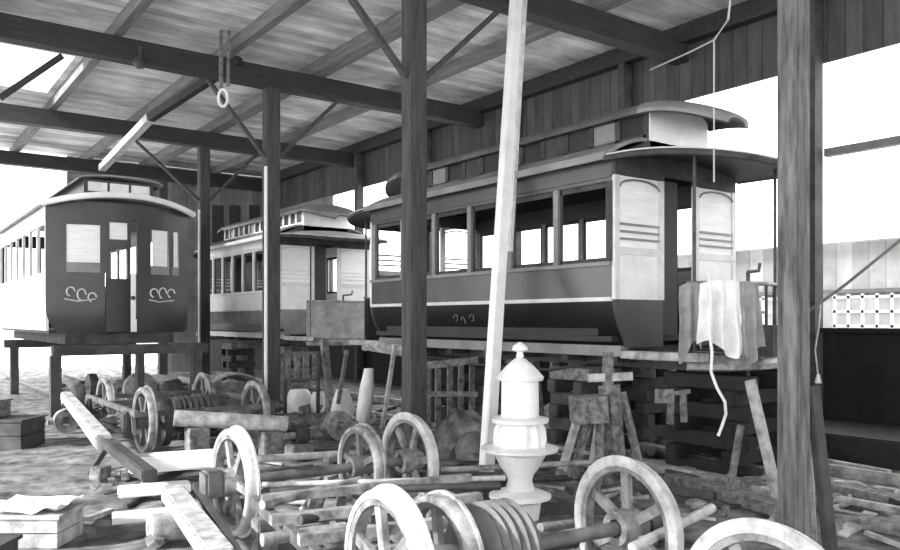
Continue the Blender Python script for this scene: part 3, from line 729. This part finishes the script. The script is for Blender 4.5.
tk = empty('pulley_tackle', D(224, 100, 12.9), 'rope tackle with an iron ring hanging at the left roof beam', 'tackle')
b = MB(); b.bar(D(221, 31, 13), D(221, 88, 13), .05, .05, (0, 1, 0)); b.bar(D(229, 31, 13), D(228, 86, 13), .04, .04, (0, 1, 0)); b.build('hanger', 'wood', tk)
b = MB(); c = D(223, 98, 13); b.tube([c + Vector((cs * .075 * math.cos(t), -sn * .075 * math.cos(t), .14 * math.sin(t))) for t in [i * math.pi / 8 for i in range(16)]], .025, 8, True); b.build('ring', 'cloth', tk, True)
ins = empty('lamp_socket', D(140, 66, 12.5), 'small dark lamp socket under the left roof beam', 'lamp')
c = PY(140, 62, 13.3)
b = MB(); b.lathe([(.01, .25), (.03, .25), (.03, .1), (.09, .05), (.11, -.03), (.06, -.1), (.01, -.1)], c, n=16); b.build('socket', 'iron', ins, True)
ct = empty('wooden_box', G(770, 520) , 'x', 'x'); bpy.data.objects.remove(ct)
b = MB(); c = D(768, 350, 8.1); c.z = 1.27; b.box(c.x - .17, c.x + .17, c.y - .15, c.y + .15, c.z, c.z + .32, bev=.01)
tag(b.build('tool_box', 'wooddk'), 'dark box standing on the right end of the platform', 'box')

# ------------------------------------------------------------------ floor timbers, rails, crates
for x, lb in ((6.88, 'near'), (8.32, 'far')):
    b = MB(); b.box(x - .035, x + .035, -1, 22, .04, .06); b.box(x - .012, x + .012, -1, 22, -.02, .06); b.box(x - .05, x + .05, -1, 22, -.03, .0); b.box(x - .035, x + .035, -1, 22, .06, .09)
    tag(b.build('track_rail', 'ironlt'), lb + ' rail of the track beneath the big streetcar', 'rail')
for x in (3.08, 4.52):
    b = MB(); b.box(x - .035, x + .035, 14, 25, -.02, .07); tag(b.build('track_rail', 'iron'), ('left' if x < 4 else 'right') + ' rail of the track under the streetcar facing the camera', 'rail')
def plank(px, py, qx, qy, w, h, label, m='wood', z0=0.0, z1=None, name='plank'):
    a = G(px, py, z0 + h / 2); c = G(qx, qy, (z0 if z1 is None else z1) + h / 2)
    b = MB(); b.bar(a, c, w, h, bev=min(w, h) * .12); return tag(b.build(name, m), label, 'plank')
plank(640, 446, 790, 478, .16, .10, 'grey timber lying along the far side under the platform', 'wood')
plank(640, 462, 775, 494, .10, .08, 'pale timber lying along the track before the near post', 'woodlt')
plank(672, 478, 800, 515, .22, .10, 'broad grey timber lying just behind the bottom right wheel', 'wood')
plank(825, 462, 890, 474, .06, .08, 'pale strip lying at the foot of the dark wall', 'woodlt')
plank(826, 487, 930, 508, .22, .10, 'grey timber lying right of the near post', 'wood')
plank(832, 516, 930, 533, .25, .08, 'worn pale timber at the right edge of the floor', 'wood')
plank(690, 436, 780, 462, .10, .08, 'dark timber lying under the platform shadow', 'wooddk')
# left timbers
plank(128, 464, 216, 458, .30, .16, 'broad white timber lying behind the leaning beam at left', 'white', .1)
plank(118, 492, 190, 486, .22, .08, 'white board lying before the broad white timber', 'white', .05)
plank(112, 519, 178, 513, .3, .05, 'white board lying flat at the left foreground', 'white')
plank(96, 532, 170, 524, .08, .06, 'narrow dark timber on the left foreground floor', 'wooddk')
plank(66, 396, 104, 442, .16, .14, 'pale thick beam sloping down at the left of the scrap', 'woodlt', .35)
plank(104, 440, 150, 476, .12, .10, 'dark pipe-like bar continuing the sloping beam', 'iron', .35)
plank(172, 492, 222, 560, .16, .12, 'light beam slanting towards the camera beside the left wheel', 'woodlt', .25)
plank(196, 486, 240, 560, .06, .06, 'thin dark bar beside the light slanting beam', 'iron', .3)
b = MB(); b.bar(G(106, 449, .3), G(90, 473, .02), .05, .05, (0, 1, 0)); tag(b.build('prop', 'wooddk'), 'short dark prop holding up the sloping beam', 'prop')
b = MB(); c = G(180, 540, .0); b.lathe([(.01, -.22), (.1, -.22), (.11, -.2), (.11, .2), (.1, .22), (.01, .22)], (c.x, c.y, .11), 'X', 20); tag(b.build('iron_drum', 'ironlt', smooth=True), 'small round iron drum under the light slanting beam', 'drum')
sa, sb = D(174, 418, 9.15), D(287, 424, 9.6)
for t_, lb in ((.2, 'block under the left end of the pale thick shaft'), (.85, 'block under the right end of the pale thick shaft')):
    c = sa.lerp(sb, t_); b = MB(); b.box(c.x - .12, c.x + .12, c.y - .1, c.y + .1, -.03, c.z - .095, bev=.01); tag(b.build('support_block', 'wood'), 'grey timber ' + lb, 'block')
b = MB(); b.cyl(sa, sb, .095, n=20); tag(b.build('long_shaft', 'woodlt', smooth=True), 'pale thick shaft lying across the rear truck', 'shaft')
# pipes and bars through the foreground truck
for k, (a, c, r_, m, lb) in enumerate(((D(258, 459, 6.3), D(356, 453, 7.2), .03, 'steel', 'polished rod reaching from left wheel towards the rear wheel'),
        (D(262, 485, 5.8), D(505, 478, 6.2), .022, 'steel', 'long bright rod crossing behind the nearest wheel'),
        (D(270, 492, 5.6), D(500, 486, 6.0), .03, 'iron', 'long dark pipe just below the bright rod'),
        (D(262, 505, 5.2), D(360, 480, 6.0), .03, 'ironlt', 'worn pipe slanting up from the left wheel'),
        (D(300, 520, 4.9), D(345, 514, 5.2), .03, 'iron', 'short dark pipe left of the nearest wheel'),
        (D(262, 540, 4.7), D(345, 528, 5.0), .04, 'ironlt', 'thick worn pipe at bottom centre left'),
        (D(440, 482, 7.3), D(570, 478, 7.8), .03, 'iron', 'dark pipe lying behind the foot of the stove'),
        (D(440, 470, 6.6), D(600, 462, 7.2), .025, 'ironlt', 'thin pipe passing behind the stove'),
        (D(540, 528, 4.9), D(585, 522, 5.2), .03, 'ironlt', 'worn pipe between the stove and the right wheel'),
        (D(632, 548, 4.3), D(712, 508, 4.9), .03, 'steel', 'bright bar slanting across the right wheel'),
        (D(500, 545, 4.5), D(575, 540, 4.8), .05, 'iron', 'thick dark pipe at the bottom centre'))):
    b = MB(); b.cyl(a, c, r_, n=12); tag(b.build('pipe', m, smooth=True), lb, 'pipe', 'pipes and rods among the trucks')
# crates at left
def crate(p, w, d_, h, label, m='wooddk', name='wooden_crate'):
    e = empty(name, p, label, 'crate')
    ux = Vector((cs, -sn, 0))
    rot = Matrix.Rotation(-TH, 3, 'Z')
    n = max(2, round(h / .15))
    b = MB()
    for i in range(n):
        z0 = p.z + i * h / n; b.box(p.x - w / 2, p.x + w / 2, p.y - d_ / 2, p.y + d_ / 2, z0 + .004, z0 + h / n - .004, rot=rot, bev=.004)
    b.build('board_sides', m, e)
    b = MB(); b.box(p.x - w / 2 - .02, p.x + w / 2 + .02, p.y - d_ / 2 - .02, p.y + d_ / 2 + .02, p.z + h, p.z + h + .025, rot=rot); b.build('lid', m, e)
    return e
c = G(15, 446); crate(Vector((c.x - .3, c.y + .3, -.02)), 1.25, .6, .36, 'large dark wooden crate at the left edge')
crate(Vector((c.x - .45, c.y + .38, .37)), .75, .5, .2, 'smaller dark crate on top of the large crate', 'wood')
c = G(42, 545); bx = crate(Vector((c.x, c.y + .2, -.02)), .5, .4, .22, 'pale low crate at the bottom left with cloth on it', 'woodlt')
b = MB(); rot = Matrix.Rotation(-TH, 3, 'Z')
b.sheet(lambda a, d_: Vector((c.x, c.y + .2, .24)) + rot @ Vector(((a - .5) * .5, (d_ - .5) * .42, .02 + .05 * noise.noise(Vector((a * 4, d_ * 4, 2))) + .05 * abs(a - .5))), 14, 12, (0, 0, -.012))
tag(b.build('folded_cloth', 'cloth', smooth=True), 'white crumpled cloth spread over the pale crate at bottom left', 'cloth')
c = G(8, 560); crate(Vector((c.x - .2, c.y - .1, -.02)), .4, .3, .18, 'dark low crate cut by the bottom left corner', 'wooddk')
b = MB(); z = 7.95; b.bar(D(655, 396, z), D(673, 396, z), .14, .05, (0, 1, 0)); b.bar(D(671, 394, z), D(670, 424, z), .05, .05, (0, 1, 0)); b.bar(D(683, 392, z), D(684, 422, z), .05, .05, (0, 1, 0)); b.bar(D(668, 394, z), D(690, 391, z), .04, .04, (0, 1, 0))
tag(b.build('iron_bracket', 'wood'), 'grey iron bracket hooked on the black crib under the platform', 'bracket')
b = MB(); b.box(9.1, 10.6, 1.2, 9.5, -.03, .3, bev=.02); tag(b.build('timber_platform', 'tar'), 'low black platform along the foot of the right wall', 'platform')
# heaps
def heap(p, rx, ry, h, name, label, m, seed):
    b = MB(); 
    def f(a, c):
        x = (a * 2 - 1); y = (c * 2 - 1); r = min(1, math.sqrt(x * x + y * y)); q = Vector((p.x + rx * x, p.y + ry * y, seed))
        return (p.x + rx * x, p.y + ry * y, -.06 + h * (1 - r * r) * (1 + .5 * noise.noise(q * 3)) + .07 * noise.noise(q * 7) * (1 - r))
    b.sheet(f, 36, 30, (0, 0, -.1)); return tag(b.build(name, m, smooth=False), label, 'heap', kind='stuff')
heap(G(464, 447), .5, .5, .52, 'dirt_heap', 'grey heap of dirt and scrap between the post and the stove', 'dirt', 3)
heap(G(300, 425), 1.2, .7, .22, 'dirt_heap', 'low heap of dirt right of the second post foot', 'dirt', 8)
heap(G(545, 422), .7, .5, .3, 'dirt_heap', 'dirt heap behind the stove below the big streetcar', 'dirt', 12)

c = G(474, 456); b = MB(); b.lathe([(.01, .30), (.10, .28), (.19, .2), (.23, .08), (.24, -.02), (.21, -.02), (.01, .0)], (c.x, c.y, 0), n=28)
tag(b.build('iron_basin', 'spoke', smooth=True), 'dark upturned iron basin between the dirt heap and the stove', 'basin')
# scrap and debris, each a thing of its own
placed = [(2.0, 3.25, .45), (3.6, 3.15, .45), (2.2, 5.76, .45), (3.8, 5.75, .45), (4.32, 4.9, .55), (3.9, 4.0, .5), (3.6, 3.6, .2), (1.2, 6.3, .5), (2.7, 10, .5), (4.1, 10, .5), (2.7, 12, .5), (4.1, 12, .5), (4.98, 2.9, .2), (5.46, 8.19, .2), (5.88, 13.5, .2), (2.9, 1.85, .4)]
def scatter(proto, n, boxes, grp, zr=(0, 0), smin=.6, smax=1.4, avoid=True):
    for i in range(n):
        bx_ = R.choice(boxes); x = R.uniform(bx_[0], bx_[2]); y = R.uniform(bx_[1], bx_[3])
        p = G(x, y); rad = max(proto.dimensions.x, .16) * .5
        for tr_ in range(30):
            if all((p.x - a) ** 2 + (p.y - c) ** 2 > (q + rad * .8) ** 2 for a, c, q in placed): break
            bx_ = R.choice(boxes); p = G(R.uniform(bx_[0], bx_[2]), R.uniform(bx_[1], bx_[3]))
        placed.append((p.x, p.y, rad * .8)); o = proto if i == 0 else copy_tree(proto)
        s_ = R.uniform(smin, smax); o.scale = (s_, s_ * R.uniform(.7, 1.3), s_ * R.uniform(.8, 1.2))
        o.location = (p.x, p.y, R.uniform(*zr)); o.rotation_euler = (R.uniform(-.12, .12), R.uniform(-.12, .12), R.uniform(0, 6.28))
        o['group'] = grp
areas = [(60, 395, 300, 440), (215, 405, 420, 450), (95, 470, 230, 550), (250, 440, 520, 550), (440, 430, 640, 500), (500, 500, 700, 548), (640, 450, 800, 520), (60, 385, 200, 410), (830, 490, 900, 545)]
def blockproto(nm, dx, dy, dz, m, lb, cat):
    b = MB(); b.box(-dx / 2, dx / 2, -dy / 2, dy / 2, 0, dz, bev=min(dx, dy, dz) * .1); return tag(b.build(nm, m), lb, cat)
scatter(blockproto('timber_scrap', .5, .07, .04, 'woodlt', 'pale broken strip of timber lying loose on the dirt floor', 'scrap'), 70, areas, 'pale timber scraps on the floor')
scatter(blockproto('timber_block', .22, .14, .10, 'wood', 'grey sawn timber block lying loose on the dirt floor', 'block'), 45, areas, 'grey timber blocks on the floor')
scatter(blockproto('iron_bar', .8, .06, .06, 'iron', 'dark iron bar lying loose on the dirt floor', 'bar'), 80, areas, 'dark iron bars on the floor')
b = MB(); b.lathe([(.05, 0), (.11, 0), (.12, .02), (.12, .05), (.06, .08), (.05, .0)], (0, 0, 0), n=18)
scatter(tag(b.build('iron_disc', 'ironlt', smooth=True), 'small worn iron disc lying on the dirt floor', 'disc'), 26, areas, 'iron discs on the floor')
b = MB(); bmesh.ops.create_icosphere(b.b, subdivisions=1, radius=.08)
for v in b.b.verts: v.co *= 1 + .6 * noise.noise(v.co * 14 + Vector((3, 1, 2)))
scatter(tag(b.build('rubble_lump', 'wood'), 'pale lump of rubble lying on the dirt floor', 'rubble'), 60, areas, 'pale rubble on the floor', smin=.4, smax=1.1)
b = MB(); b.tube([(-.25, 0, .03), (-.1, .06, .03), (.08, -.05, .05), (.25, .03, .03)], .025, 8)
scatter(tag(b.build('bent_rod', 'ironlt', smooth=True), 'short bent iron rod lying on the dirt floor', 'rod'), 26, areas, 'bent rods on the floor')
# larger iron castings heaped around the rear truck
for k, (x, y, s_) in enumerate(((78, 418, 1), (140, 405, 1.1), (170, 408, .9), (230, 402, .8), (92, 398, .9), (112, 440, .6), (182, 440, .62), (66, 432, .6), (300, 446, .5), (338, 440, .7), (176, 398, .7), (120, 398, .7))):
    c = G(x, y); e = empty('iron_casting', (c.x, c.y, 0), ('round iron casting lying at the left of the rear truck', 'round iron casting standing under the trestle',
        'iron casting near the middle of the trestle', 'iron casting beside the trestle right leg', 'iron casting by the left trestle leg', 'small round casting before the nearer rear truck wheel', 'small round casting in front of the pale shaft', 'small casting beside the top of the sloping pale beam', 'small flat casting behind the left spoked wheel rods', 'round casting near the foot of the squat sack', 'far casting between the trestle legs at right', 'far casting between the trestle legs at left')[k], 'casting')
    b = MB(); b.lathe([(.07, -.08), (.28 * s_, -.08), (.3 * s_, 0), (.28 * s_, .08), (.07, .08), (.07, -.08)], (c.x, c.y, .28 * s_), 'Y' if k % 2 else 'X', 28); b.build('disc', 'ironlt' if k % 2 else 'iron', e, True)
    b = MB(); b.cyl((c.x - .25, c.y, .28 * s_), (c.x + .3, c.y, .28 * s_), .05, n=12); b.build('spindle', 'ironlt', e, True)

# ------------------------------------------------------------------ light
w = bpy.data.worlds.new('world'); S.world = w; w.use_nodes = True
bg = w.node_tree.nodes['Background']; bg.inputs['Color'].default_value = (1, 1, 1, 1); bg.inputs['Strength'].default_value = 2.1
sl = bpy.data.lights.new('sun', 'SUN'); so = bpy.data.objects.new('sun', sl); COL.objects.link(so)
sl.energy = 4.5; sl.angle = math.radians(3)
sd = Vector((.9, -.05, -.50)).normalized()
so.rotation_euler = sd.to_track_quat('-Z', 'Y').to_euler()
S.view_settings.view_transform = 'Standard'; S.view_settings.look = 'None'; S.view_settings.gamma = 1; S.view_settings.exposure = 1.08
S.cycles.max_bounces = 8; S.cycles.diffuse_bounces = 5
try: S.cycles.use_denoising = True
except Exception: pass
